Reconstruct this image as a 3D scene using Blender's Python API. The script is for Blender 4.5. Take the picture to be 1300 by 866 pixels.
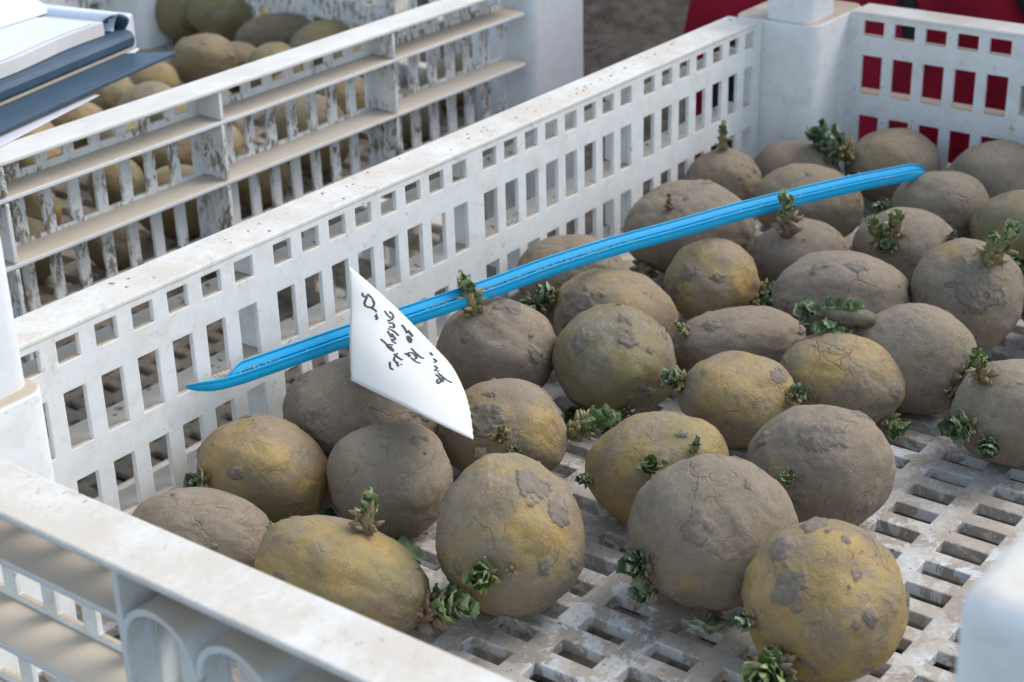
import bpy, bmesh, math, random
from mathutils import Vector, Matrix, noise
from mathutils.bvhtree import BVHTree
R = random.Random(7)
D = bpy.data
COL = bpy.context.scene.collection
SC = bpy.context.scene
MM = 0.001
for _o in list(D.objects):
    D.objects.remove(_o)

# ------------------------------------------------------------------ camera
CR = Vector((0.59877, -0.80052, -0.02547))       # camera right
CD = Vector((-0.35378, -0.23582, -0.90511))      # camera down
CF = Vector((0.71856, 0.55096, -0.4244))         # camera forward
CP = Vector((-332.02, -458.88, 244.92))          # millimetres
FPX = 2132.2
cam_d = D.cameras.new('camera'); cam = D.objects.new('camera', cam_d); COL.objects.link(cam)
cm = Matrix((CR, -CD, -CF)).transposed().to_4x4(); cm.translation = CP * MM
cam.matrix_world = cm
cam_d.sensor_width = 36; cam_d.lens = FPX / 1300 * 36
cam_d.clip_start = 0.01; cam_d.clip_end = 200
cam_d.dof.use_dof = True; cam_d.dof.focus_distance = 0.64; cam_d.dof.aperture_fstop = 19
cam_d.dof.aperture_blades = 7
SC.camera = cam

# ------------------------------------------------------------------ light
w = D.worlds.new('World'); SC.world = w; w.use_nodes = True
nt = w.node_tree; nt.nodes.clear()
sky = nt.nodes.new('ShaderNodeTexSky'); sky.sky_type = 'NISHITA'; sky.sun_disc = False
SUN_EL, SUN_AZ = math.radians(48), math.radians(118)
sky.sun_elevation = SUN_EL; sky.sun_rotation = SUN_AZ
sky.air_density = 1.0; sky.dust_density = 1.5; sky.ozone_density = 1.0
bg = nt.nodes.new('ShaderNodeBackground'); bg.inputs['Strength'].default_value = 0.15
out = nt.nodes.new('ShaderNodeOutputWorld')
hs = nt.nodes.new('ShaderNodeHueSaturation'); hs.inputs['Saturation'].default_value = .72; hs.inputs['Hue'].default_value = .488
nt.links.new(sky.outputs[0], hs.inputs['Color']); nt.links.new(hs.outputs[0], bg.inputs[0]); nt.links.new(bg.outputs[0], out.inputs[0])
sd = D.lights.new('sun', 'SUN'); sd.energy = 1.1; sd.angle = math.radians(40); sd.color = (1.0, 0.93, 0.82)
sun = D.objects.new('sun', sd); COL.objects.link(sun)
tosun = Vector((math.sin(SUN_AZ) * math.cos(SUN_EL), math.cos(SUN_AZ) * math.cos(SUN_EL), math.sin(SUN_EL)))
sun.rotation_euler = tosun.to_track_quat('Z', 'Y').to_euler(); sun.location = tosun * 5
SC.view_settings.view_transform = 'Standard'; SC.view_settings.look = 'None'
SC.view_settings.exposure = 1.0; SC.view_settings.gamma = 1.0

# ------------------------------------------------------------------ helpers
def ray(u, v):
    return (CR * ((u - 650) / FPX) + CD * ((v - 433) / FPX) + CF)
def at_depth(u, v, d):
    return CP + ray(u, v) * d
def on_z(u, v, z):
    r = ray(u, v); return CP + r * ((z - CP.z) / r.z)

class MB:
    def __init__(s): s.v = []; s.f = []
    def add(s, vs, fs):
        b = len(s.v); s.v += [tuple(x) for x in vs]; s.f += [tuple(b + i for i in f) for f in fs]
    def box(s, x0, x1, y0, y1, z0, z1):
        s.add([(x0,y0,z0),(x1,y0,z0),(x1,y1,z0),(x0,y1,z0),(x0,y0,z1),(x1,y0,z1),(x1,y1,z1),(x0,y1,z1)],
              [(0,3,2,1),(4,5,6,7),(0,1,5,4),(1,2,6,5),(2,3,7,6),(3,0,4,7)])
    def tube(s, pts, rads, n=8, cap=True):
        rings = []
        up = Vector((0.13, 0.31, 0.94))
        for i, p in enumerate(pts):
            a = Vector(pts[max(i-1,0)]); b = Vector(pts[min(i+1,len(pts)-1)])
            t = (b - a).normalized(); x = t.cross(up)
            if x.length < 1e-3: x = t.cross(Vector((1,0,0)))
            x.normalize(); y = t.cross(x)
            rings.append([Vector(p) + (x*math.cos(k*2*math.pi/n) + y*math.sin(k*2*math.pi/n))*rads[i] for k in range(n)])
        vs = [q for r in rings for q in r]; fs = []
        for i in range(len(rings)-1):
            for k in range(n):
                fs.append((i*n+k, i*n+(k+1)%n, (i+1)*n+(k+1)%n, (i+1)*n+k))
        if cap: fs += [tuple(range(n))[::-1], tuple((len(rings)-1)*n+k for k in range(n))]
        s.add(vs, fs)
    def mesh(s, name, smooth=False, merge=False):
        me = D.meshes.new(name); me.from_pydata([tuple(c*MM for c in v) for v in s.v], [], s.f); me.validate()
        if merge:
            bm = bmesh.new(); bm.from_mesh(me); bmesh.ops.remove_doubles(bm, verts=bm.verts, dist=1e-6)
            bmesh.ops.recalc_face_normals(bm, faces=bm.faces); bm.to_mesh(me); bm.free()
        for p in me.polygons: p.use_smooth = smooth
        me.update(); return me

def link(name, me, mat=None, parent=None):
    o = D.objects.new(name, me); COL.objects.link(o)
    if mat: 
        if not me.materials: me.materials.append(mat)
        else:
            o.material_slots[0].link = 'OBJECT'; o.material_slots[0].material = mat
    if parent: o.parent = parent
    return o
def tag(o, label=None, cat=None, group=None, kind=None):
    if label: o['label'] = label
    if cat: o['category'] = cat
    if group: o['group'] = group
    if kind: o['kind'] = kind
    return o
def empty(name, loc=(0,0,0)):
    o = D.objects.new(name, None); o.empty_display_size = .02; COL.objects.link(o); o.location = [c*MM for c in loc]; return o

# ------------------------------------------------------------------ materials
class NT:
    def __init__(s, name, rough=.6, spec=.4):
        s.m = D.materials.new(name); s.m.use_nodes = True; s.t = s.m.node_tree
        s.b = s.t.nodes['Principled BSDF']; s.b.inputs['Roughness'].default_value = rough
        s.b.inputs['Specular IOR Level'].default_value = spec
        s.tc = s.t.nodes.new('ShaderNodeTexCoord'); s.geo = s.t.nodes.new('ShaderNodeNewGeometry')
        s.oi = s.t.nodes.new('ShaderNodeObjectInfo'); s.co = s.tc.outputs['Object']
    def n(s, k): return s.t.nodes.new(k)
    def l(s, a, b): s.t.links.new(a, b)
    def val(s, sock, x):
        if hasattr(x, 'is_linked') or hasattr(x, 'links'): s.l(x, sock)
        else: sock.default_value = x
    def math(s, op, a, b=0.0, clamp=False):
        n = s.n('ShaderNodeMath'); n.operation = op; n.use_clamp = clamp; s.val(n.inputs[0], a); s.val(n.inputs[1], b); return n.outputs[0]
    def noise(s, scale, detail=4, rough=.55, dist=0, co=None, w=None):
        n = s.n('ShaderNodeTexNoise'); n.inputs['Scale'].default_value = scale; n.inputs['Detail'].default_value = detail
        n.inputs['Roughness'].default_value = rough; n.inputs['Distortion'].default_value = dist
        s.l(co or s.co, n.inputs['Vector'])
        if w is not None:
            n.noise_dimensions = '4D'; s.val(n.inputs['W'], w)
        return n.outputs['Fac']
    def voro(s, scale, feat='DISTANCE_TO_EDGE', co=None):
        n = s.n('ShaderNodeTexVoronoi'); n.feature = feat; n.inputs['Scale'].default_value = scale
        s.l(co or s.co, n.inputs['Vector']); return n.outputs['Distance']
    def rng(s, x, a, b, c=0., d=1.):
        n = s.n('ShaderNodeMapRange'); n.interpolation_type = 'SMOOTHSTEP'; s.l(x, n.inputs[0])
        for i, q in enumerate((a, b, c, d)): s.val(n.inputs[i+1], q)
        return n.outputs[0]
    def mix(s, f, a, b):
        n = s.n('ShaderNodeMix'); n.data_type = 'RGBA'; s.val(n.inputs[0], f)
        for q, x in ((6, a), (7, b)):
            if isinstance(x, tuple): n.inputs[q].default_value = (*x, 1)
            else: s.l(x, n.inputs[q])
        return n.outputs[2]
    def attr(s, name):
        n = s.n('ShaderNodeAttribute'); n.attribute_name = name; return n.outputs['Fac']
    def scaled(s, sx, sy, sz, co=None):
        n = s.n('ShaderNodeMapping'); n.inputs['Scale'].default_value = (sx, sy, sz); s.l(co or s.co, n.inputs['Vector']); return n.outputs[0]
    def bump(s, h, strength=.4, dist=.001, prev=None):
        n = s.n('ShaderNodeBump'); n.inputs['Strength'].default_value = strength; n.inputs['Distance'].default_value = dist
        s.l(h, n.inputs['Height'])
        if prev: s.l(prev, n.inputs['Normal'])
        return n.outputs[0]
    def done(s, col, nrm=None):
        if isinstance(col, tuple): s.b.inputs['Base Color'].default_value = (*col, 1)
        else: s.l(col, s.b.inputs['Base Color'])
        if nrm: s.l(nrm, s.b.inputs['Normal'])
        return s.m

def plastic(name, top_dust=.5, tan=(.50,.42,.33), blot=.0, specks=.5, mud=0.0, base=(.84,.855,.85), streak=0., grime=.35, transl=.20):
    s = NT(name, .42, .4)
    sep = s.n('ShaderNodeSeparateXYZ'); s.l(s.geo.outputs['Normal'], sep.inputs[0])
    up = s.rng(sep.outputs['Z'], .45, .9)
    big = s.noise(28, 5, .6); mid = s.noise(95, 5, .62, .4); fine = s.noise(420, 4, .6)
    col = s.mix(s.math('MULTIPLY', s.rng(mid, .42, .72), grime), base, (.66,.60,.51))
    # dust lying on upward faces
    if top_dust > 0:
        dm = s.math('MULTIPLY', up, s.math('MULTIPLY', s.rng(s.math('ADD', big, s.math('MULTIPLY', fine, .35)), .70 - top_dust*.55, .95 - top_dust*.35), min(1, .35 + top_dust)), True)
        col = s.mix(dm, col, tan)
    if blot > 0:   # flaking mud blotches
        vb = s.noise(62, 6, .68, .6)
        bm_ = s.math('MULTIPLY', s.rng(vb, .60 - .12*blot, .64 - .12*blot), s.rng(fine, .30, .45), True)
        mudc = s.mix(s.rng(mid, .35, .65), (.33,.275,.225), (.47,.41,.34))
        col = s.mix(s.math('MULTIPLY', bm_, .85), col, mudc)
    if specks > 0:
        sp = s.noise(240, 3, .7, .3); msk = s.rng(s.noise(33, 2, .5, 0, s.scaled(1,1,1)), .48, .7)
        sm = s.math('MULTIPLY', s.rng(sp, .665 - .03*specks, .69 - .03*specks), s.math('MULTIPLY', msk, specks, True), True)
        col = s.mix(sm, col, s.mix(fine, (.16,.115,.08), (.42,.34,.26)))
        d2 = s.rng(s.noise(520, 1, .5), .755, .77); col = s.mix(s.math('MULTIPLY', d2, .7*min(1, specks)), col, (.30,.23,.17)); sm3 = s.math('MULTIPLY', s.rng(s.noise(70, 6, .75, .8), .60, .68), .5*min(1, specks)); col = s.mix(sm3, col, (.50,.42,.33))
    if streak > 0:
        st = s.noise(1.0, 5, .7, .5, s.scaled(330, 330, 130))
        sm = s.math('MULTIPLY', s.rng(st, .53 - .06*streak, .60 - .06*streak), s.rng(s.noise(30, 3), .40, .56), True)
        col = s.mix(s.math('MULTIPLY', sm, .95), col, s.mix(fine, (.17,.125,.09), (.36,.29,.23)))
    s.l(s.math('ADD', .38, s.math('MULTIPLY', mid, .35)), s.b.inputs['Roughness'])
    s.done(col)
    tr = s.n('ShaderNodeBsdfTranslucent'); s.l(col, tr.inputs['Color'])
    mx = s.n('ShaderNodeMixShader'); mx.inputs[0].default_value = transl
    o_ = s.t.nodes['Material Output']; s.l(s.b.outputs[0], mx.inputs[1]); s.l(tr.outputs[0], mx.inputs[2]); s.l(mx.outputs[0], o_.inputs['Surface'])
    return s.done(col, s.bump(s.math('ADD', mid, s.math('MULTIPLY', fine, .5)), .25, .0006))

M_WALL = plastic('plastic_wall', .75, specks=.75, grime=.4)
M_RIM = plastic('plastic_rim_dusty', .40, tan=(.62,.55,.46), specks=.85, grime=.55, base=(.80,.79,.76))
M_RIMC = plastic('plastic_rim_clean', .35, tan=(.66,.62,.55), specks=.15, grime=.35, base=(.80,.79,.76))
M_SHELF = plastic('plastic_shelf_dusty', 1.0, tan=(.60,.525,.43), specks=.2)
M_FLOOR = plastic('plastic_floor_muddy', .42, tan=(.42,.365,.29), blot=1.05, specks=1.0, grime=.8, base=(.72,.75,.78))
M_LOW = plastic('plastic_caked_shaded', 1.0, tan=(.30,.25,.19), specks=1.0, grime=.9, base=(.50,.46,.40), blot=1.0)  # brown grime, with shade behind the slots darkened into the colour
M_POST = plastic('plastic_post', .55, tan=(.66,.61,.52), specks=.35, grime=.30, base=(.82,.845,.86))
M_MUDDY = plastic('plastic_wall_muddy', .7, specks=.9, streak=.55)

def potato_mat():
    s = NT('potato_skin', .62, .28)
    sepc = s.n('ShaderNodeSeparateColor'); s.l(s.oi.outputs['Color'], sepc.inputs[0])
    yel, grn, dst = sepc.outputs[0], sepc.outputs[1], sepc.outputs[2]
    rnd = s.math('MULTIPLY', s.oi.outputs['Random'], 60)
    big = s.noise(26, 4, .5, .3, None, rnd); big2 = s.noise(34, 4, .55, .4, None, s.math('ADD', rnd, 7))
    mid = s.noise(110, 6, .65, .5, None, rnd); fine = s.noise(600, 5, .7, 0, None, rnd); pur = s.noise(45, 4, .6, .2, None, s.math('ADD', rnd, 19))
    col = s.mix(s.math('ADD', s.attr('yel'), s.math('MULTIPLY', s.rng(s.math('ADD', big, s.math('MULTIPLY', yel, .3)), .45, .78), .8), True), (.200,.143,.080), (.405,.275,.088))
    col = s.mix(s.math('MULTIPLY', s.rng(s.math('ADD', big2, s.math('MULTIPLY', grn, .35)), .52, .82), .8), col, (.185,.168,.068))
    col = s.mix(s.math('MULTIPLY', s.rng(pur, .52, .75), .45), col, (.175,.115,.095))
    # dry dust film
    df = s.math('ADD', s.math('MULTIPLY', mid, .6), s.math('MULTIPLY', big2, .45))
    df = s.math('MULTIPLY', s.rng(s.math('ADD', df, s.math('MULTIPLY', dst, .42)), .60, .92), s.math('SUBTRACT', s.math('SUBTRACT', .88, s.math('MULTIPLY', yel, .25)), s.math('MULTIPLY', s.attr('yel'), .6)), True)
    col = s.mix(df, col, s.mix(fine, (.200,.162,.118), (.315,.266,.205)))
    pd = s.noise(42, 7, .68, .5, None, s.math('ADD', rnd, 71)); pm = s.math('MULTIPLY', s.rng(s.math('ADD', pd, s.math('MULTIPLY', dst, .10)), .515, .60), s.math('SUBTRACT', s.math('SUBTRACT', .86, s.math('MULTIPLY', yel, .30)), s.math('MULTIPLY', s.attr('yel'), .50)), True)
    col = s.mix(pm, col, s.mix(s.noise(260, 5, .7), (.170,.135,.098), (.315,.265,.205)))
    r1 = s.oi.outputs['Random']; r2 = s.math('FRACT', s.math('MULTIPLY', r1, 17.3))
    col = s.mix(s.math('MULTIPLY', r2, .22), col, (.215,.135,.098))
    col = s.mix(s.math('MULTIPLY', s.math('FRACT', s.math('MULTIPLY', r1, 53.7)), .15), col, (.13,.12,.085))
    # lenticels, scuffs, pale crumbs
    vt = s.n('ShaderNodeTexVoronoi'); vt.inputs['Scale'].default_value = 190; s.l(s.co, vt.inputs['Vector'])
    dot = s.rng(vt.outputs['Distance'], .10, .05); col = s.mix(s.math('MULTIPLY', dot, .55), col, (.17,.115,.07))
    scuf = s.math('MULTIPLY', s.rng(s.noise(150, 5, .7, 1.0, None, s.math('ADD', rnd, 31)), .60, .66), .7); col = s.mix(scuf, col, (.24,.19,.15))
    pale = s.math('MULTIPLY', s.rng(s.noise(900, 2, .5), .70, .73), .7); col = s.mix(pale, col, (.44,.40,.34))
    mot = s.noise(210, 6, .72, 1.2, None, s.math('ADD', rnd, 45)); col = s.mix(s.math('MULTIPLY', s.rng(mot, .50, .64), .45), col, (.150,.115,.085))
    mot2 = s.noise(75, 6, .7, .8, s.scaled(1, 1, 2.2), s.math('ADD', rnd, 52)); col = s.mix(s.math('MULTIPLY', s.rng(mot2, .54, .66), .50), col, (.270,.235,.195))
    # creases
    dco = s.n('ShaderNodeVectorMath'); dco.operation = 'ADD'
    nv = s.n('ShaderNodeTexNoise'); nv.inputs['Scale'].default_value = 60; nv.inputs['Detail'].default_value = 3; s.l(s.co, nv.inputs['Vector'])
    sc = s.n('ShaderNodeVectorMath'); sc.operation = 'SCALE'; s.l(nv.outputs['Color'], sc.inputs[0]); sc.inputs['Scale'].default_value = .022
    s.l(s.co, dco.inputs[0]); s.l(sc.outputs[0], dco.inputs[1])
    ed = s.voro(75, co=dco.outputs[0]); ed2 = s.voro(150, co=s.scaled(1, .55, 1, dco.outputs[0]))
    wm = s.rng(s.noise(48, 4, .6, 0, None, s.math('ADD', rnd, 3)), .50, .68)
    cr = s.math('MULTIPLY', s.rng(ed, .045, .0), wm); cr2 = s.math('MULTIPLY', s.rng(ed2, .06, .0), s.rng(s.noise(70, 3), .48, .66))
    col = s.mix(s.math('MULTIPLY', cr, .26), col, (.12,.085,.055))
    col = s.mix(s.math('MULTIPLY', cr2, .12), col, (.13,.09,.06))
    soil = s.attr('soil'); sc_ = s.mix(s.noise(350, 5, .7), (.120,.098,.076), (.270,.228,.178))
    soil2 = s.math('ADD', soil, s.math('MULTIPLY', s.math('SUBTRACT', s.noise(420, 5, .75), .5), .9)); sm = s.rng(soil2, .22, .66); col = s.mix(sm, col, sc_)
    pit = s.attr('pit'); col = s.mix(s.math('MULTIPLY', pit, .6), col, (.17,.11,.06))
    h = s.math('SUBTRACT', s.math('MULTIPLY', mid, .5), s.math('ADD', s.math('MULTIPLY', cr, .9), s.math('MULTIPLY', cr2, .35)))
    h = s.math('ADD', h, s.math('MULTIPLY', s.math('MULTIPLY', s.noise(330, 5, .7), sm), 1.6)); n1 = s.bump(h, .65, .0010)
    n2 = s.bump(s.math('ADD', fine, s.math('MULTIPLY', s.noise(1500, 3, .6), .7)), .8, .0005, n1)
    rough = s.math('ADD', .50, s.math('MULTIPLY', df, .3)); s.l(rough, s.b.inputs['Roughness'])
    return s.done(col, n2)
M_POT = potato_mat()

def leaf_mat(name, a, b, c):
    s = NT(name, .55, .3); n = s.noise(260, 4, .6); f = s.noise(1100, 3, .6)
    rr = s.oi.outputs['Random']
    col = s.mix(s.rng(n, .35, .65), a, b); col = s.mix(s.rng(s.math('ADD', s.math('MULTIPLY', f, .7), s.math('MULTIPLY', rr, .35)), .42, .72), col, c)
    s.b.inputs['Subsurface Weight'].default_value = .15; s.b.inputs['Subsurface Radius'].default_value = (.002,.002,.001); s.b.inputs['Subsurface Scale'].default_value = .6
    return s.done(col, s.bump(n, .6, .0006))
M_LEAF = leaf_mat('sprout_leaf', (.090,.150,.042), (.175,.260,.085), (.33,.39,.20))
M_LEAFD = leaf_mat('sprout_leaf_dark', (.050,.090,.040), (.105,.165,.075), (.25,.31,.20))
M_BUD = leaf_mat('sprout_bud', (.20,.185,.075), (.31,.27,.125), (.21,.135,.10))

M_STEM = leaf_mat('sprout_stem', (.085,.075,.050), (.15,.13,.08), (.13,.085,.08))
def simple(name, col, rough=.6, spec=.4, nscale=80, amt=.15, bump=.2):
    s = NT(name, rough, spec); n = s.noise(nscale, 5, .6)
    c2 = tuple(x*(1-amt*2) for x in col)
    return s.done(s.mix(n, tuple(min(1, x*(1+amt)) for x in col), c2), s.bump(n, bump, .001))

# ------------------------------------------------------------------ ground
gm = MB(); N = 150; S0 = 3600.
def gh(x, y):
    p = Vector((x, y, 0)) * .01
    return 22*noise.noise(p*.35) + 16*noise.noise(p*.9) + 9*max(0, noise.noise(p*2.2)) + 5*noise.noise(p*4)
gx0, gy0 = -900., -700.
vs = []; fs = []
for j in range(N+1):
    for i in range(N+1):
        x = gx0 + S0*i/N; y = gy0 + S0*j/N
        e = min(i, j, N-i, N-j)/6.; e = min(1, e)
        vs.append((x, y, -345 + gh(x, y)*e))
for j in range(N):
    for i in range(N):
        a = j*(N+1)+i; fs.append((a, a+1, a+N+2, a+N+1))
gm.add(vs, fs)
L = 40000.
ox = [(-L,-L),(L,-L),(L,L),(-L,L),(gx0,gy0),(gx0+S0,gy0),(gx0+S0,gy0+S0),(gx0,gy0+S0)]
gm.add([(x,y,-345.) for x,y in ox], [(0,1,5,4),(1,2,6,5),(2,3,7,6),(3,0,4,7)])
s = NT('soil', .95, .1)
n1 = s.noise(9, 7, .65); n2 = s.noise(45, 6, .7, .5); n3 = s.noise(3, 3)
c = s.mix(s.rng(n2, .35, .68), (.040,.033,.027), (.105,.090,.075)); c = s.mix(s.math('MULTIPLY', s.rng(n1, .55, .7), .5), c, (.13,.105,.085))
M_SOIL = s.done(c, s.bump(s.math('ADD', n1, n2), 1.0, .02))
tag(link('ground', gm.mesh('ground', True), M_SOIL), kind='structure')

# ------------------------------------------------------------------ crate meshes (crate coordinates = front crate's, mm)
X0, X1, Y1, Y0 = -71., 555., 0., -387.5       # inner faces
FL = 20.6                                    # flange
CX = 242.; CY = -193.75
left = [-17.8 + 17.65*k for k in range(7)]
HX = [(x, x+10.0) for x in left] + [(110.1+16.53*k, 120.0+16.53*k) for k in range(8)]
HX = HX + [(2*CX-b, 2*CX-a) for a, b in HX[::-1]]
HY = [(-54.9-19.06*k, -42.4-19.06*k) for k in range(5)]
HY = HY + [(2*CY-b, 2*CY-a) for a, b in HY]
ROWS = [(-13.8,-5.0), (-48.4,-25.6), (-85.0,-61.8)]
ZF = -98.
def panel(mb, s0, s1, z0, z1, holes, place, t=2.3):
    ss = sorted({s0, s1} | {h[0] for h in holes} | {h[1] for h in holes}); zs = sorted({z0, z1} | {h[2] for h in holes} | {h[3] for h in holes})
    def solid(i, j):
        if i < 0 or j < 0 or i >= len(ss)-1 or j >= len(zs)-1: return False
        a = (ss[i]+ss[i+1])/2; b = (zs[j]+zs[j+1])/2
        return not any(h[0] < a < h[1] and h[2] < b < h[3] for h in holes)
    idx = {}
    def V(i, j, k):
        if (i,j,k) not in idx:
            idx[(i,j,k)] = len(mb.v); mb.v.append(tuple(place(ss[i], zs[j], k*t)))
        return idx[(i,j,k)]
    for i in range(len(ss)-1):
        for j in range(len(zs)-1):
            if not solid(i, j): continue
            mb.f.append((V(i,j,0),V(i+1,j,0),V(i+1,j+1,0),V(i,j+1,0))); mb.f.append((V(i,j,1),V(i,j+1,1),V(i+1,j+1,1),V(i+1,j,1)))
            if not solid(i-1,j): mb.f.append((V(i,j,0),V(i,j+1,0),V(i,j+1,1),V(i,j,1)))
            if not solid(i+1,j): mb.f.append((V(i+1,j,0),V(i+1,j,1),V(i+1,j+1,1),V(i+1,j+1,0)))
            if not solid(i,j-1): mb.f.append((V(i,j,0),V(i,j,1),V(i+1,j,1),V(i+1,j,0)))
            if not solid(i,j+1): mb.f.append((V(i,j+1,0),V(i+1,j+1,0),V(i+1,j+1,1),V(i,j+1,1)))
def rounded(mb, x0, x1, y0, y1, z0, z1, r, n=5, top=0., skip_top=False):
    prof = []
    for cx, cy, a0 in ((x1-r,y1-r,0),(x0+r,y1-r,90),(x0+r,y0+r,180),(x1-r,y0+r,270)):
        for k in range(n+1):
            a = math.radians(a0 + 90*k/n); prof.append((cx, cy, math.cos(a), math.sin(a)))
    m = len(prof); levels = [(z0, 0)]
    if top > 0:
        for k in range(5):
            a = math.radians(90*k/4); levels.append((z1 - top + top*math.sin(a), top*(1-math.cos(a))))
    else: levels.append((z1, 0))
    vs = [(cx+(r-ins)*a if True else 0, cy+(r-ins)*b, z) for z, ins in levels for cx, cy, a, b in prof]; fs = []
    for l in range(len(levels)-1):
        for k in range(m): fs.append((l*m+k, l*m+(k+1)%m, (l+1)*m+(k+1)%m, (l+1)*m+k))
    fs.append(tuple((len(levels)-1)*m+k for k in range(m))); fs.append(tuple(range(m))[::-1])
    mb.add(vs, fs)

GAP = [(-135.,), (-262.,)]
XR0, XR1 = X0+45+3, X1-45-3         # long rims run between the columns
YR0, YR1 = Y0+34+1, Y1-34-1
def shelf_x(m, a0, a1, base, sgn, zi, zo, th=2.4):
    y0, y1 = base + sgn*2.0, base + sgn*(FL-1.0)
    vs = [(x, y, z-q) for x in (a0, a1) for y, z in ((y0, zi), (y1, zo)) for q in (0, th)]
    m.add(vs, [(0,2,3,1),(4,5,7,6),(0,4,6,2),(1,3,7,5),(0,1,5,4),(2,6,7,3)])
def shelf_y(m, a0, a1, base, sgn, zi, zo, th=2.4):
    k = len(m.v); shelf_x(m, a0, a1, base, sgn, zi, zo, th)
    m.v[k:] = [(y, x, z) for x, y, z in m.v[k:]]
SH = [(-17.4, -18.0), (-50.3, -50.9), (-87.4, -88.0)]
def build_crate_meshes():
    P = []   # (name, mesh, material key, bevel)
    # long walls
    for sgn in (1, -1):
        yw = Y1 if sgn > 0 else Y0
        m = MB(); holes = [(a, b, z0, z1) for a, b in HX for z0, z1 in ROWS]
        panel(m, XR0-4, XR1+4, ZF-7, -1.5, holes, lambda s_, z, k, yw=yw, sgn=sgn: (s_, yw + sgn*k, z))
        P.append(('long_side', m, 'wall', .45))
        m = MB(); ya, yb = sorted((yw - sgn*.3, yw + sgn*FL)); m.box(XR0, XR1, ya, yb, -2.6, 0)
        P.append(('top_rim', m, 'rim', .8))
        for zi, zo in SH:
            m = MB(); shelf_x(m, XR0, XR1, yw, sgn, zi, zo); P.append(('shelf', m, 'shelf', .5))
        for xf in (104.2, CX, 2*CX-104.2):
            m = MB()
            for za, zb in ((-17.2,-2.8), (-50.0,-20.7), (-87.1,-53.6), (-105,-90.7)):
                m.box(xf-1.2, xf+1.2, *sorted((yw + sgn*2.0, yw + sgn*(FL-.6))), za, zb)
            P.append(('rib', m, 'rib', .4))
    for sgn in (1, -1):
        xw = X1 if sgn > 0 else X0
        m = MB(); holes = [(a, b, z0, z1) for a, b in HY for z0, z1 in ROWS]
        holes += [(CY+x-11, CY+x+11, -46, -29) for x in (-44.1,-14.7,14.7,44.1)]
        holes += [(CY-8+19.06*k*1.0-4, CY-8+19.06*k+8, -85.0, -61.8) for k in (-2,-1,0,1,2)]
        panel(m, YR0-4, YR1+4, ZF-7, -1.5, holes, lambda s_, z, k, xw=xw, sgn=sgn: (xw + sgn*k, s_, z))
        P.append(('short_side', m, 'wall', .45))
        m = MB(); m.box(*sorted((xw - sgn*.3, xw + sgn*FL)), YR0, YR1, -2.6, 0)
        P.append(('top_rim', m, 'rim', .8))
        for (ya, yb) in ((YR0, 2*CY+134.0), (-134.0, YR1)):
            m = MB(); shelf_y(m, ya, yb, xw, sgn, *SH[0]); P.append(('shelf', m, 'shelf', .5))
        for zi, zo in SH[1:]:
            m = MB(); shelf_y(m, YR0, YR1, xw, sgn, zi, zo); P.append(('shelf', m, 'shelf', .5))
        for yf in (2*CY+135., -135.):
            m = MB()
            for za, zb in ((-50.0,-2.8), (-87.1,-53.6), (-105,-90.7)):
                m.box(*sorted((xw + sgn*2.0, xw + sgn*(FL-.6))), yf-1.2, yf+1.2, za, zb)
            P.append(('rib', m, 'rib', .4))
        # scalloped finger grip: vaults and concave grooves
        m = MB(); n = 12; x_in = xw + sgn*2.0; x_out = xw + sgn*(FL-.4)
        for a in range(4):
            yc = CY + (-1.5 + a)*29.4
            vs = []; fs = []
            for k in range(n+1):
                th = math.pi*k/n; cy_ = -math.cos(th)*14.7; cz = math.sin(th)
                for (xx, off) in ((x_in,0),(x_out,0),(x_out,1),(x_in,1)):
                    q = 1 - off*.14
                    vs.append((xx, yc + cy_*q, -25.5 + 15*cz*(q if off else 1) - (0)))
            for k in range(n):
                for e in range(4):
                    b0 = k*4+e; b1 = k*4+(e+1)%4; fs.append((b0, b1, b1+4, b0+4))
            m.add(vs, fs)
        P.append(('finger_grip', m, 'shelf', 0))
        m = MB()
        for a in range(4):
            yc = CY + (-1.5 + a)*29.4; vs = []; fs = []
            for k in range(n+1):
                th = math.pi*k/n; dy = -math.cos(th)*13.3; dx = math.sin(th)
                zt = -27 + 12.5*dx
                xi = x_out - sgn*(2.0 + 12.5*dx)
                for xx, zz in ((xi, zt),(xi, -47.2),(xi - sgn*1.6, -47.2),(xi - sgn*1.6, zt)): vs.append((xx, yc+dy, zz))
            for k in range(n):
                if 8 <= k <= 9: continue      # finger slot
                for e in range(4):
                    b0 = k*4+e; b1 = k*4+(e+1)%4; fs.append((b0, b1, b1+4, b0+4))
            m.add(vs, fs)
        P.append(('grip_recess', m, 'post', 0))
    # corners
    for sx in (0, 1):
        for sy in (0, 1):
            xa, xb = (X0-FL+.0, X0+42) if sx == 0 else (X1-42, X1+FL)
            ya, yb = (Y1-33, Y1+FL) if sy == 1 else (Y0-FL, Y0+33)
            m = MB(); rounded(m, xa, xb, ya, yb, -145.3, -.8, 8, 6, 1.5); P.append(('corner_column', m, 'column', 0))
            xa, xb = (X0+5, X0+40) if sx == 0 else (X1-40, X1-5)
            ya, yb = (Y1-27.5, Y1+2) if sy == 1 else (Y0-2, Y0+27.5)
            m = MB(); rounded(m, xa, xb, ya, yb, -1.2, 62, 7.5, 6, 6.5); P.append(('stacking_post', m, 'post', 0))
    # floor grid
    m = MB(); holes = []
    pa, pb, la, lb = 16.75, 27.3, 8.7, 17.9
    xs = [46.2 + pa*i for i in range(-7, 30)]; ys = [-175 + pb*j for j in range(-8, 7)]
    for x in xs:
        for y in ys:
            if x-la < X0+6 or x > X1-6 or y-lb < Y0+6 or y > Y1-5: continue
            if (x < X0+50 or x-la > X1-50) and (y > Y1-36 or y-lb < Y0+36): continue
            holes.append((x-la, x, y-lb, y))
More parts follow.
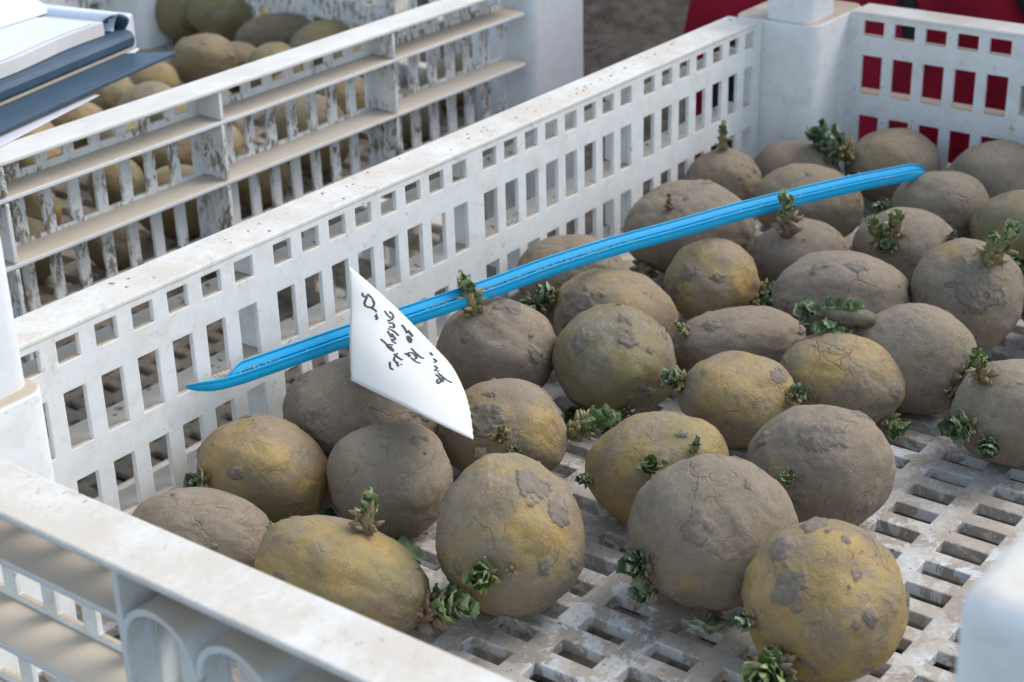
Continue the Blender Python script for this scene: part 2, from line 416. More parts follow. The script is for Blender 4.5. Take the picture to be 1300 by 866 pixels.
    panel(m, X0, X1, Y0, Y1, holes, lambda s_, z, k: (s_, z, ZF - k), 5.0)
    P.append(('floor_grid', m, 'floor', .5))
    return P
MATKEY = dict(wall=M_WALL, rim=M_RIM, shelf=M_SHELF, rib=M_WALL, post=M_POST, column=M_WALL, floor=M_FLOOR)
PARTS = []
for nm, mb, key, bev in build_crate_meshes():
    smooth = nm in ('corner_column', 'stacking_post', 'finger_grip', 'grip_recess')
    me = mb.mesh(nm, smooth, True)
    if smooth:
        try: me.set_sharp_from_angle(angle=math.radians(38))
        except Exception: pass
    PARTS.append((nm, me, key, bev))
def crate(loc, mats=None, label='', group=None, bevel=True):
    root = empty('potato_crate', loc); tag(root, label, 'crate', group)
    for nm, me, key, bev in PARTS:
        mt = (mats or {}).get(key, MATKEY[key])
        o = link(nm, me, mt, root)
        if bev and bevel:
            b = o.modifiers.new('bevel', 'BEVEL'); b.width = bev*MM; b.segments = 2; b.limit_method = 'ANGLE'; b.angle_limit = math.radians(40); b.harden_normals = False
    return root
BK = (3.3, 576.6, 0.)
G = 'white vented crates stacked two high in two rows'
crate((0,0,0), label='front white slotted crate holding the loose sprouting potatoes and the blue stick', group=G)
crate(BK, dict(wall=M_MUDDY, rib=M_MUDDY, rim=M_RIMC, column=M_POST, floor=M_LOW), 'white crate behind, its slatted outer side stained with brown mud, under the notebook', G)
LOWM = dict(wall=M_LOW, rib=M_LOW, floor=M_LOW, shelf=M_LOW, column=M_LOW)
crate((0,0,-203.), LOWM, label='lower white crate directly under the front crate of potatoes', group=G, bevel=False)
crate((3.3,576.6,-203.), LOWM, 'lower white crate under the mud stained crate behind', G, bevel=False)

# ------------------------------------------------------------------ potatoes
def sphere_data(sub):
    bm = bmesh.new(); bmesh.ops.create_icosphere(bm, subdivisions=sub, radius=1)
    vs = [v.co.copy() for v in bm.verts]; fs = [tuple(x.index for x in f.verts) for f in bm.faces]; bm.free(); return vs, fs
SPH = {k: sphere_data(k) for k in (4, 5, 6)}
def smooth01(a, b, x):
    t = max(0., min(1., (x-a)/(b-a))); return t*t*(3-2*t)
POTS = {}
def make_potato(key, u, v, a, b, ang, yel, grn, dst, label, soil=(), yels=(), eyes=(), sub=6, egg=0., deep=None, auto=.5, group=None, zfloor=ZF, world_c=None, cat='potato'):
    rnd = random.Random(hash_str(key)); seed = Vector((rnd.uniform(-50,50), rnd.uniform(-50,50), rnd.uniform(-50,50)))
    ca, sa = math.cos(math.radians(ang)), math.sin(math.radians(ang))
    e1 = CR*ca + CD*sa; e2 = -CR*sa + CD*ca; e3 = e1.cross(e2)
    z = zfloor + 25
    for _ in range(12):
        c = on_z(u, v, z); d = (c-CP).dot(CF); A, B = a*d/FPX, b*d/FPX; Cc = (deep or math.sqrt(A*B)*.95)
        h = math.sqrt((A*e1.z)**2 + (B*e2.z)**2 + (Cc*e3.z)**2); z = zfloor + h*.985
    if world_c is not None:
        c = Vector(world_c)
    M = Matrix((e1*A, e2*B, e3*Cc)).transposed(); Mi = M.inverted()
    def hit(uu, vv):
        o = Mi @ (CP-c); dd = Mi @ ray(uu, vv); qa = dd.dot(dd); qb = 2*o.dot(dd); qc = o.dot(o)-1
        disc = qb*qb-4*qa*qc
        t = (-qb - math.sqrt(disc))/(2*qa) if disc > 0 else -qb/(2*qa)
        return (o + dd*t).normalized()
    soils = [(hit(x, y), r*d/FPX/max(A, B)) for x, y, r in soil]
    yl = [(hit(x, y), r*d/FPX/max(A, B)) for x, y, r in yels]
    ey = [hit(x, y) for x, y in eyes]
    for _ in range(3):
        ey.append(Vector((rnd.gauss(0,1), rnd.gauss(0,1), rnd.gauss(0,1))).normalized())
    vs, fs = SPH[sub]; co = []; SO = []; YE = []; PI_ = []
    for p in vs:
        q = p + seed
        r = 1 + .085*noise.noise(q*.95) + .050*noise.noise(q*1.9) + .018*noise.noise(q*4.3) + .007*noise.noise(q*9) + egg*(-p.y)*.0
        wz = noise.noise(q*1.3 + Vector((9,0,0)))
        qq = q*3.2 + Vector((noise.noise(q*2), noise.noise(q*2+Vector((5,5,5))), 0))*1.2
        cr = 1-abs(noise.noise(qq))*2
        if wz > -.1: r -= .014*max(0, cr)**5*min(1, (wz+.1)*4)
        cr2 = 1-abs(noise.noise(qq*2.3))*2
        r -= .0025*max(0, cr2)**5
        so = 0.
        nn = noise.noise(q*5)*.45 + noise.noise(q*11)*.35 + noise.noise(q*24)*.25
        for sd_, rad in soils:
            dd_ = (p-sd_).length/rad
            if dd_ < 1.8: so = max(so, 1-smooth01(.62, .92, dd_ + nn))
        an = noise.noise(q*2.4+Vector((0,0,33))) + .45*noise.noise(q*7)
        so = max(so, smooth01(.66-auto*.3, .72-auto*.3, an)*.9)
        if so > 0: r += so*(.014 + .040*abs(noise.noise(q*9)) + .022*noise.noise(q*22))
        ye = 0.
        for sd_, rad in yl:
            ye = max(ye, (1-smooth01(.4, 1.15, (p-sd_).length/rad + nn*.6)))
        pi = 0.
        for e_ in ey:
            de = (p-e_).length
            if de < .22:
                r -= .028*math.exp(-(de/.07)**2); r += .022*math.exp(-(de/.022)**2); pi = max(pi, math.exp(-(de/.035)**2))
        if egg: 
            k = 1 + egg*(p.y)            # wider towards the lower end
            w_ = Vector((p.x*k, p.y, p.z*k))*r
        else: w_ = p*r
        wv = M @ w_
        co.append(wv*MM); SO.append(so); YE.append(ye); PI_.append(pi)
    me = D.meshes.new('potato'); me.from_pydata([tuple(x) for x in co], [], fs)
    for nm, arr in (('soil', SO), ('yel', YE), ('pit', PI_)):
        at = me.attributes.new(nm, 'FLOAT', 'POINT'); at.data.foreach_set('value', arr)
    for p in me.polygons: p.use_smooth = True
    o = link('potato', me, M_POT); o.location = c*MM; o.color = (yel, grn, dst, 1)
    tag(o, label, cat, group)
    zmin = min(x.z for x in co)/MM + c.z
    if world_c is None:
        o.location.z += (zfloor + .3 - zmin)*MM; c = c + Vector((0,0,zfloor+.3-zmin))
    bvh = BVHTree.FromPolygons([(x/MM) + c for x in co], fs)
    POTS[key] = (o, c, bvh, d, (A, B, Cc))
    return o
def hash_str(s_):
    h = 7
    for ch in s_: h = (h*131 + ord(ch)) % 1000003
    return h
GP = 'chitting potatoes loose in the front white crate'
PL = [
 # key,u,v,a,b,ang, yel,grn,dst,label, extras
 ('1',647,682,94,103,-8,.55,.2,.5,'upright tan potato with a mud crust top right and a shrivelled yellow patch', dict(soil=[(682,615,34),(712,650,22),(728,715,14),(560,640,26),(692,722,11)], yels=[(690,690,55)], eyes=[(662,727)], egg=.09, auto=.25)),
 ('2',905,679,101,102,10,.05,.35,.95,'big grey green potato with a round grey scab, between the two front tan ones', dict(soil=[(888,668,22)], yels=[(870,745,24)], auto=.05)),
 ('3',1047,766,104,100,8,.95,.15,.3,'frontmost yellow potato, dark mud clods on its left and a leafy bud below', dict(soil=[(1003,745,27),(990,700,24),(1103,785,13),(1075,690,9),(1010,775,10)], yels=[(1075,715,60)], auto=.2)),
 ('4',1041,594,95,81,12,.2,.1,.9,'large grey potato with one small round green bud and a torn grey scab on top', dict(soil=[(1045,555,30),(1090,530,16),(965,558,16)], yels=[(985,590,20),(1000,655,22)], auto=.2)),
 ('5',838,593,93,73,-12,.9,.3,.3,'smooth yellow oval potato with dark bud clusters, behind the big grey green one', dict(soil=[(868,552,9),(845,586,5)], yels=[(880,545,45),(800,590,40)], auto=.0)),
 ('6',437,735,118,68,19,.6,.55,.35,'long yellow green potato beside the near rim with a leafy rosette at its right end', dict(yels=[(440,740,50)], auto=.05)),
 ('7',496,610,79,76,12,.0,.45,.8,'round dark greenish grey potato with a sunken bud eye, below the paper tag', dict(soil=[], eyes=[(450,598),(540,575)], auto=.1)),
 ('8',335,600,84,66,16,.75,.25,.4,'ochre potato nearest the corner of the crate with a grey leaf-shaped scab', dict(soil=[(298,605,13)], yels=[(340,585,40)], auto=.1)),
 ('9',258,690,94,68,8,.1,.0,.7,'reddish brown wrinkled potato half hidden by the near rim', dict(auto=.0)),
 ('10',459,536,98,76,12,.0,.0,.75,'dark grey brown potato in the shade behind the paper tag', dict(auto=.5)),
 ('11',640,550,84,66,8,.7,.1,.6,'tan potato under the point of the paper tag with a dirt crust on its crest', dict(soil=[(700,500,22),(735,505,16),(612,530,30)], yels=[(695,545,40)], auto=.0)),
 ('12',631,450,77,68,4,.05,.0,.95,'grey domed potato with an upright green shoot on top, touching the blue stick', dict(soil=[(645,395,20),(680,455,14)], auto=.15)),
 ('13',781,458,77,73,0,.6,.85,.35,'yellow green potato with two grey scabs and a pale bud on its crown', dict(soil=[(738,437,17),(797,432,14)], yels=[(815,455,40)], egg=.10, auto=.0)),
 ('14',778,404,80,62,8,.7,.1,.5,'tan potato with a thick black soil cake on its left shoulder', dict(soil=[(730,385,30),(722,402,24)], auto=.25)),
 ('15',728,358,74,58,6,.2,.1,.8,'dusty potato mostly hidden beneath the middle of the blue stick', dict(auto=.1)),
 ('16',904,362,60,54,-14,.8,.1,.5,'small tan potato with a yellow right side and one dark round scab', dict(soil=[(913,356,11),(870,352,16)], yels=[(945,355,24)], auto=.1)),
 ('17',874,296,83,62,4,.05,.0,.8,'brown grey potato passing under the blue stick beside the long wall', dict(auto=.1)),
 ('18',916,236,50,46,0,.25,.1,.8,'small upright potato with a single shoot on its tip, against the long wall', dict(auto=.1)),
 ('19',1010,222,56,42,0,.1,.0,.9,'grey brown potato tucked into the far corner of the crate', dict(auto=.1, sub=5)),
 ('20',1025,262,67,53,6,.5,.1,.7,'tan potato crossed by the blue stick, in front of the far corner one', dict(auto=.1, sub=5)),
 ('21',1016,330,64,49,2,.1,.05,.95,'low grey potato with an upright leafy shoot reaching over the blue stick', dict(auto=.05, sub=5)),
 ('22',1134,214,61,48,0,.4,.15,.7,'round tan potato against the far short wall with leaves on its left', dict(auto=.05, sub=5)),
 ('23',1268,231,66,50,6,.1,.0,.9,'brown grey potato by the far short wall at the right edge', dict(auto=.05, sub=5)),
 ('24',1193,268,63,49,2,.1,.0,.8,'pinkish brown potato where the right end of the blue stick rests', dict(auto=.0, sub=5, eyes=[(1190,256)])),
 ('25',1148,320,65,52,6,.1,.35,.8,'grey green potato with a pair of upright green shoots', dict(auto=.0, sub=5)),
 ('26',1300,297,68,52,0,.6,.75,.3,'smooth yellow green potato cut by the right edge, below the brown grey one', dict(auto=.0, sub=5)),
 ('27',1069,380,88,60,6,.05,.0,1.,'wide grey wrinkled potato behind the thick broken sprout', dict(soil=[(1085,340,18)], auto=.2)),
 ('28',1228,379,69,74,-6,.35,.05,.85,'tall potato with grey caked dirt and a curled shoot on top, right side', dict(soil=[(1240,365,40)], yels=[(1205,320,22)], auto=.2)),
 ('29',940,440,86,50,-8,.2,.3,.9,'grey green oval potato with a net of cracks, left of the thick sprout', dict(soil=[(905,415,14)], auto=.1)),
 ('30',1160,456,86,71,16,.1,.35,.85,'large grey green potato bearing the thick broken sprout on its left', dict(auto=.05, deep=18)),
 ('31',1071,487,82,59,14,.8,.25,.6,'yellow tan potato with a crumpled green bud at its lower right', dict(soil=[(1140,500,16),(1030,505,14)], yels=[(1040,470,40)], auto=.1, deep=17)),
 ('32',936,510,75,62,4,.7,.0,.5,'smooth orange tan potato with one tiny pink bud, in the middle', dict(soil=[(990,480,15)], yels=[(920,500,40)], auto=.0)),
 ('33',1292,524,85,69,0,.1,.4,.85,'grey green potato cut by the right edge with a bright shoot on its upper left', dict(auto=.0)),
 ('34',1352,385,60,58,0,.2,.2,.8,'potato just peeping in at the right edge beside the tall caked one', dict(auto=.0, sub=5)),
]
for (key,u,v,a,b,ang,ye,gr,du,lab,ex) in PL:
    make_potato(key,u,v,a,b,ang,ye,gr,du,lab,group=GP,**ex)

# nudge neighbours apart where the estimated ellipsoids would interpenetrate
def eff(M, n):
    return 1/ (M.inverted() @ n).length
#SPLIT
# ------------------------------------------------------------------ potatoes in the crate behind
bk = 'potatoes in the crate behind the front one'
BL = [
 (290,24,52,36,5,.3,.8,.4,'large greenish potato highest in the crate behind, right of the notebook'),
 (232,14,38,40,0,.4,.7,.3,'green tan potato just beside the plastic sleeve of the notebook'),
 (355,50,56,30,-3,.0,.2,.9,'long pale grey potato in the crate behind, over the middle of its rim'),
 (262,80,44,36,8,.1,.2,.8,'grey potato under the corner of the blue notebook cover'),
 (302,82,34,28,0,.2,.3,.7,'small grey tan potato touching the long pale grey one'),
 (438,38,44,34,0,.9,.1,.3,'orange tan potato at the far end of the crate behind'),
 (140,130,38,38,0,1.,.5,.1,'bright yellow green potato below the notebook edge'),
 (196,108,30,32,0,.7,.1,.2,'orange brown potato in the shade of the notebook corner'),
 (92,160,44,34,0,.4,.1,.5,'tan potato under the left part of the notebook'),
]
placed = []
for i, (u,v,a,b,ang,ye,gr,du,lab) in enumerate(BL):
    make_potato('b%d' % i, u, v, a, b, ang, ye, min(1, gr+.25), du*.3-.3, lab, sub=5, group=bk, auto=.05)
    c = POTS['b%d' % i][1]; placed.append((c.x, c.y, max(POTS['b%d' % i][4])))
var = [POTS[k][0].data for k in ('b0', 'b2', 'b4', 'b6', 'b5', 'b3')]
def fill(x0, x1, y0, y1, zf, n, label, group, placed, step=50, tries=900, sub=None):
    cnt = 0; t = 0
    while cnt < n and t < tries:
        t += 1
        x = R.uniform(x0, x1); y = R.uniform(y0, y1)
        if any((x-px)**2 + (y-py)**2 < (24+pr)**2*.92 for px, py, pr in placed): continue
        me = var[R.randrange(len(var))]; o = D.objects.new('potato', me); COL.objects.link(o)
        rot = Matrix.Rotation(R.uniform(0, 6.28), 4, 'Z') @ Matrix.Rotation(R.uniform(-.5, .5), 4, 'X')
        sc_ = R.uniform(.85, 1.05)
        zs = min((rot @ w_.co).z for w_ in me.vertices)*sc_
        o.matrix_world = Matrix.Translation(Vector((x, y, zf+.4))*MM - Vector((0,0,zs))) @ rot @ Matrix.Scale(sc_, 4)
        o.color = (R.uniform(.2,1), R.uniform(.1,1), R.uniform(-.5,.3), 1)
        tag(o, label, 'potato', group)
        placed.append((x, y, 26)); cnt += 1
fill(-20, 545, 216, 400, ZF, 46, 'greenish tan potato seen through the muddy slats of the crate behind', 'potatoes seen through the slats of the crate behind', placed, tries=5000)
BEH = [o for o in COL.objects if o.get('group','').startswith('potatoes seen through the slats')]
ORD = 'first second third fourth fifth sixth seventh eighth ninth tenth eleventh twelfth'.split()
secs = {}
for o in BEH:
    x, y = o.location.x/MM, o.location.y/MM
    sx = 0 if x < 108 else 1 if x < 245 else 2 if x < 382 else 3
    sy = 0 if y < 285 else 1 if y < 345 else 2
    secs.setdefault((sx, sy), []).append(o)
for (sx, sy), L_ in secs.items():
    L_.sort(key=lambda o: o.location.x)
    for i_, o in enumerate(L_):
        c_ = o.color; hue = 'greenish' if c_[1] > .5 else 'tan' if c_[0] > .45 else 'greyish'
        o['label'] = '%s potato %s from left, %s row, behind %s' % (hue, ORD[i_], ('near', 'middle', 'back')[sy], ('slats left of leftmost rib', 'slats between left ribs', 'slats between right ribs', 'slats right of last rib')[sx])
pl2 = []
fill(-30, 330, -350, -90, ZF-203, 22, 'potato in the lower crate, seen only through the floor slots', 'potatoes in the lower crate under the front one', pl2, tries=4000)

# ------------------------------------------------------------------ sprouts
LEAVES = []
def leaf_mesh(seed, wdt=1., curl=1.):
    r = random.Random(seed); n, m_ = 7, 4; vs = []; fs = []
    for i in range(n+1):
        t = i/n; wd = wdt*.36*math.sin(math.pi*min(1, .12+t*.92))**.8
        for j in range(-m_, m_+1):
            s_ = j/m_
            edge = 1 + .16*math.sin(i*2.6+seed)*abs(s_)
            z = .30*abs(s_)**1.5*wd/.36*.8 + curl*.30*t*t + .085*math.sin(s_*7+t*9+seed) + .055*r.uniform(-1,1)
            vs.append((wd*s_*edge, t*(1-.14*curl*t), z))
    w_ = 2*m_+1
    for i in range(n):
        for j in range(w_-1):
            a = i*w_+j; fs.append((a, a+1, a+w_+1, a+w_))
    mb = MB(); mb.add(vs, fs); me = mb.mesh('leaf', True)   # 1 mm long unit leaf
    return me
for k in range(5):
    lm = leaf_mesh(k*3+1, R.uniform(.9,1.3), R.uniform(.5,1.3)); lm.materials.append(M_LEAF); LEAVES.append(lm)
LEAVD = []
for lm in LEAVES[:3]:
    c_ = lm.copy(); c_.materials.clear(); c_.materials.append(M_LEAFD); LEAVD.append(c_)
NSP = [0]
def sprout(key, u, v, size, kind='rosette', lean=None, dark=False, n=None, tall=1., label=None):
    """size in mm"""
    pot, pc, bvh, dd, _ = POTS[key]; rr = random.Random(int(u*7+v*3)); size *= 2.0 if kind != 'nub' else 1.2
    r_ = ray(u, v).normalized(); h = bvh.ray_cast(CP, r_)
    if h[0] is None:
        q = CP + r_*((pc-CP).dot(r_)); h = bvh.find_nearest(q)
    X, Nn = h[0], h[1]
    if Nn.dot(X-pc) < 0: Nn = -Nn
    g = (Nn*.8 + Vector((0,0,.35)) + (Vector(lean) if lean else Vector((0,0,0)))).normalized()
    base = X - pc; NSP[0] += 1
    mb = MB()
    def rv(): return Vector((rr.gauss(0,1), rr.gauss(0,1), rr.gauss(0,1)))
    H = size*.55*tall if kind != 'nub' else size*.2
    if kind == 'rosette': H = size*.30
    pts = [base - Nn*1.2]; rad = [size*.105]
    ns = 5
    for i in range(1, ns+1):
        t = i/ns; pts.append(base + g*H*t + rv()*.06*size*t*.4); rad.append(size*.105*(1-.45*t)*rr.uniform(.85,1.15))
    mb.tube(pts, rad, 7)
    nn = {'nub': 9, 'rosette': 12, 'shoot': 12, 'big': 26}[kind]
    for k in range(nn):      # pale root points and scales round the base
        a = rr.uniform(0, 6.28); t1 = g.orthogonal().normalized(); t2 = g.cross(t1)
        dv = (t1*math.cos(a) + t2*math.sin(a))
        b0 = base + g*H*rr.uniform(0, .5)*(1 if kind != 'big' else 1.2) + dv*size*.09
        ln = size*rr.uniform(.10, .20) * (1.3 if kind == 'nub' else 1)
        dr = (dv + g*rr.uniform(.1, .9)).normalized()
        mb.tube([b0, b0+dr*ln*.5+rv()*.05, b0+dr*ln], [size*.045, size*.04, size*.012], 5)
    me = mb.mesh('sprout', True); sp = link('sprout', me, M_BUD, pot)
    if label: sp['label'] = label
    if kind == 'nub': return sp
    size *= 1.0
    nl = int((n or {'rosette': 9, 'shoot': 9, 'big': 15}[kind])*1.7)
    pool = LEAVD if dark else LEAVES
    for k in range(nl):
        a = k*2.4 + rr.uniform(-.4,.4); t = (k+.5)/nl
        t1 = g.orthogonal().normalized(); t2 = g.cross(t1); dv = t1*math.cos(a) + t2*math.sin(a)
        if kind == 'shoot': pos = base + g*H*(.25+.75*t) ; spread = .35 + .35*(1-t); ln = size*rr.uniform(.16,.26)
        elif kind == 'big': pos = base + g*H*(.2+.9*t) + dv*size*.06; spread = .9 - .6*t; ln = size*rr.uniform(.18,.31)
        else: pos = base + g*H*(.3+.6*t) + dv*size*.05; spread = 1.3 - .95*t; ln = size*rr.uniform(.18,.31)
        y = (g*(1-spread*.5) + dv*spread + rv()*.32).normalized()
        x = y.cross(g); x = x.normalized() if x.length > .05 else t1
        z = x.cross(y)
        o = D.objects.new('leaf', pool[rr.randrange(len(pool))]); COL.objects.link(o); o.parent = sp
        wsc = ln*rr.uniform(.9, 1.25)
        o.matrix_local = Matrix.Translation(pos*MM) @ Matrix((x*wsc, y*ln, z*ln*rr.uniform(.7,1.1))).transposed().to_4x4()
    return sp
W = Vector
SPL = [
 ('1',616,733,13,'rosette',None,False,10),('1',650,722,9,'nub',None,False,None),
 ('3',995,842,17,'big',(0,0,.2),False,14),('3',957,790,8,'rosette',(-.6,.4,0),True,5),
 ('2',824,722,12,'rosette',(-.3,.4,.4),True,10),('2',828,748,11,'rosette',(-.3,.4,-.2),True,9),
 ('4',1004,608,7,'rosette',None,False,6),
 ('5',826,598,9,'rosette',(0,0,.4),False,9),('5',830,622,8,'rosette',None,False,6),('5',881,572,6,'shoot',(0,0,.6),True,6),('5',750,612,7,'rosette',None,True,6),
 ('6',540,782,14,'big',(.35,-.3,.1),False,14),('6',555,772,13,'rosette',(.8,-.5,.3),False,8),
 ('6',466,676,13,'shoot',(0,0,1.2),False,7),
 ('7',450,598,3.5,'nub',None,False,None),('7',540,576,2.5,'nub',None,False,None),
 ('7',505,690,9,'rosette',(0,-.4,-.5),True,6),
 ('8',262,610,10,'rosette',(-.6,.3,.2),True,7),('8',364,664,8,'rosette',(0,-.4,0),True,5),
 ('9',344,664,4,'nub',None,False,None),
 ('11',636,560,9,'shoot',(0,0,.7),False,6),('11',652,578,8,'rosette',None,False,4),('11',724,545,8,'nub',(1,-.5,0),False,None),
 ('11',727,548,14,'big',(.9,-.6,.1),False,8),
 ('12',604,396,15,'shoot',(-.3,.2,1.0),False,11),
 ('13',785,387,5,'nub',None,False,None),('13',740,520,14,'rosette',(-.3,-.3,-.2),True,12),('13',790,522,10,'rosette',(0,-.5,-.2),True,9),('13',765,526,11,'rosette',(0,-.5,-.2),True,10),
 ('15',682,385,15,'big',(-.2,-.3,.1),True,12),('14',702,380,13,'rosette',(-.9,.4,.5),True,8),
 ('16',955,385,12,'rosette',(.7,-.4,0),True,9),('16',968,372,11,'rosette',(.8,-.4,.2),True,7),
 ('17',849,266,7,'shoot',(0,0,1),False,6),('17',818,335,15,'big',(-.2,-.4,-.2),True,12),
 ('18',917,190,12,'shoot',(0,0,1.2),False,8),
 ('22',1078,200,20,'big',(-.6,.3,.6),True,14),('22',1090,225,14,'rosette',(-.5,-.2,-.2),True,8),
 ('21',999,297,17,'shoot',(0,0,1.3),False,11),
 ('25',1120,310,15,'shoot',(-.35,.25,.9),False,9),('25',1134,312,16,'shoot',(.2,-.2,.9),False,10),('25',1128,318,10,'rosette',None,False,8),('25',1205,305,7,'rosette',None,True,4),
 ('24',1128,262,10,'rosette',(-.8,.3,-.2),True,7),
 ('28',1256,333,13,'shoot',(-.3,.2,1.),False,7),('28',1262,330,16,'shoot',(.35,-.35,.8),False,9),
 ('29',872,424,7,'shoot',(-.6,.4,.7),False,5),
 ('30',1215,482,16,'rosette',(.5,-.5,0),True,13),('30',1228,470,11,'rosette',(.8,-.6,.4),False,9),('30',1205,500,13,'rosette',(.2,-.5,-.3),True,9),
 ('31',1132,550,12,'rosette',(.4,-.5,-.2),False,12),('31',1090,521,3.5,'nub',None,False,None),
 ('32',866,490,12,'rosette',(-.6,.4,.4),True,7),('32',1000,508,10,'rosette',(.7,-.3,.2),True,5),
 ('33',1252,482,13,'shoot',(-.5,.2,.8),False,9),('33',1232,545,14,'rosette',(-.4,.2,0),True,10),('33',1258,562,10,'rosette',(-.3,0,0),True,6),
 ('26',1292,330,12,'rosette',(0,0,0),True,7),('2',905,787,9,'rosette',(0,0,-.5),True,5),
]
for key,u,v,sz,kd,ln,dk,n in SPL:
    sprout(key,u,v,sz,kd,ln,dk,n)
# the thick broken sprout on the left of the large grey green potato
pot, pc, bvh, dd, _ = POTS['30']
mb = MB(); d0 = (at_depth(1090,408,1)-CP).dot(CF)
q0 = CP + ray(1122,418)*(dd+2); q1 = CP + ray(1068,402)*(dd-13); q2 = CP + ray(1040,396)*(dd-8); q3 = CP + ray(1022,392)*(dd-6)
mb.tube([p-pc for p in (q0,CP + ray(1096,404)*(dd-9),q1,q2,q3)], [4.4,4.0,3.6,3.0,1.4], 10)
for k in range(60):
    t = R.random(); p = q0.lerp(q2, t)-pc; a = R.uniform(0,6.28); dv = (CR*math.cos(a)*.3 - CD*math.sin(a) - CF*.4).normalized()
    mb.tube([p+dv*2.6, p+dv*R.uniform(3.8,5.2)+CR*R.uniform(-1,1)], [.9,.35], 5)
stem = link('sprout', mb.mesh('sprout', True), M_STEM, pot); stem['label'] = 'thick broken purple green sprout with leaves'
for (u,v,ln,dx,dy,dk) in ((1040,398,17,-1,-.25,1),(1035,392,14,-1,.1,1),(1030,404,12,-.8,.5,1),(1075,396,11,.1,-1,0),(1078,396,9,.4,-1,0),(1045,412,10,-.6,.7,0),(1070,414,11,-.5,.5,1),(1060,414,9,.2,.6,0),(1088,392,7,.6,-.8,0),(1052,390,9,-.2,-1,1),(1026,398,13,-.9,.2,1),(1055,404,9,-.3,.9,0),(1036,410,9,-.2,1,1),(1064,390,8,.3,-1,0)):
    ln *= .72; p = CP + ray(u,v)*(dd-12) - pc; y = (CR*dx + CD*dy - CF*.25).normalized(); z = (-CF*.8 - CD*.5).normalized(); x = y.cross(z).normalized(); z = x.cross(y)
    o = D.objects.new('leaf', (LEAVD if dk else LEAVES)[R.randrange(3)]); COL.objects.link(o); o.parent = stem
    o.matrix_local = Matrix.Translation(p*MM) @ Matrix((x*ln, y*ln, z*ln)).transposed().to_4x4()

# loose leaves lying on the floor grid
def loose_leaf(u, v, ln, a, label, dark=True):
    p = on_z(u, v, ZF+1.0); o = D.objects.new('fallen_leaf', (LEAVD if dark else LEAVES)[R.randrange(3)]); COL.objects.link(o)
    o.matrix_world = Matrix.Translation(p*MM) @ Matrix.Rotation(a, 4, 'Z') @ Matrix.Rotation(.25, 4, 'X') @ Matrix.Diagonal((ln*1.3, ln, ln, 1))
    tag(o, label, 'leaf')
loose_leaf(535,712,14,.6,'dark green leaf on the floor slots between the long yellow and the upright tan potato')
loose_leaf(905,796,13,2.1,'dark leaf lying in a floor slot behind the frontmost potato')
loose_leaf(432,662,9,1.1,'small leaf scrap on the floor left of the round dark potato')

# ------------------------------------------------------------------ blue stick
P0 = Vector((54., -4.5, -43.)); P1_ = Vector((464., -124., -50.))
pl_n = (P1_-P0).cross(Vector((0,0,1))).normalized()
pxs = [(236,491),(290,481),(345,463),(445,428),(560,390),(630,366),(698,341),(780,315),(860,293),(930,273),(1000,255),(1085,235),(1140,224),(1174,217)]
path = []
for (u,v) in pxs:
    r_ = ray(u,v); path.append(CP + r_*((P0-CP).dot(pl_n)/r_.dot(pl_n)))
ax = (P1_-P0).normalized(); hz = ax.cross(Vector((0,0,1))).normalized()
if hz.dot(CF) > 0: hz = -hz                       # towards the viewer
cdir = (hz*.80 - Vector((0,0,1))*.60).normalized(); ndir = cdir.cross(ax).normalized()
if ndir.z < 0: ndir = -ndir
prof = [(-8.6,.9),(-8.4,2.2),(-7.6,2.4),(-6.9,1.2),(-3.6,.8),(-2.6,.3),(-2.0,-1.4),(-1.3,-1.5),(-.8,1.3),(-.2,2.5),(.8,2.8),(1.7,2.0),(2.1,1.1),(2.7,.8),(4.6,-2.2),(4.7,-3.0),(4.1,-3.2),(0,-2.6),(-2,-2.6),(-7.8,-.5)]
fine_path = []
for i in range(len(path)-1):
    for k in range(6):
        t = k/6; a = path[max(i-1,0)]; b = path[i]; c = path[i+1]; d_ = path[min(i+2,len(path)-1)]
        fine_path.append(.5*((2*b)+(c-a)*t+(2*a-5*b+4*c-d_)*t*t+(3*b-a-3*c+d_)*t**3))
fine_path.append(path[-1])
def stick_mesh(name, cut_left=True):
    mb = MB(); n = len(fine_path); m_ = len(prof); vs = []; fs = []
    cum = [0]
    for i in range(1, n): cum.append(cum[-1] + (fine_path[i]-fine_path[i-1]).length)
    T = cum[-1]
    for i, p in enumerate(fine_path):
        dl, dr_ = cum[i], T-cum[i]
        for (a, h) in prof:
            if a < -1: k = smooth01(16, 27, dl)*.97 + .03
            else: k = min(1, .1 + (dl/14)**.6) if dl < 14 else 1
            kr = min(1, math.sqrt(max(0, 1-(1-min(1, dr_/12))**2))*.95+.05)
            hh = h if (a < -2 or a > 2.5) else h*min(1, .15+dr_/16)
            a *= .62; h *= .72; hh *= .72
            vs.append(p + cdir*a*k*kr + ndir*hh*min(1, .4+dl/10))
    for i in range(n-1):
        for k in range(m_): fs.append((i*m_+k, i*m_+(k+1)%m_, (i+1)*m_+(k+1)%m_, (i+1)*m_+k))
    fs += [tuple(range(m_)), tuple((n-1)*m_+k for k in range(m_))[::-1]]
    mb.add(vs, fs); me = mb.mesh(name, True, True); me.set_sharp_from_angle(angle=math.radians(35)); return me
s = NT('blue_plastic', .48, .25)
nz = s.noise(90, 5, .7, .5, s.scaled(1,1,1)); f2 = s.noise(500, 4, .7)
c = s.mix(s.math('MULTIPLY', s.rng(nz, .50, .70), .30), (.008,.330,.60), (.05,.33,.52))
c = s.mix(s.math('MULTIPLY', s.rng(s.math('ADD', f2, s.math('MULTIPLY', nz, .4)), .84, .90), .8), c, (.33,.27,.20))
M_BLUE = s.done(c, s.bump(f2, .15, .0003))
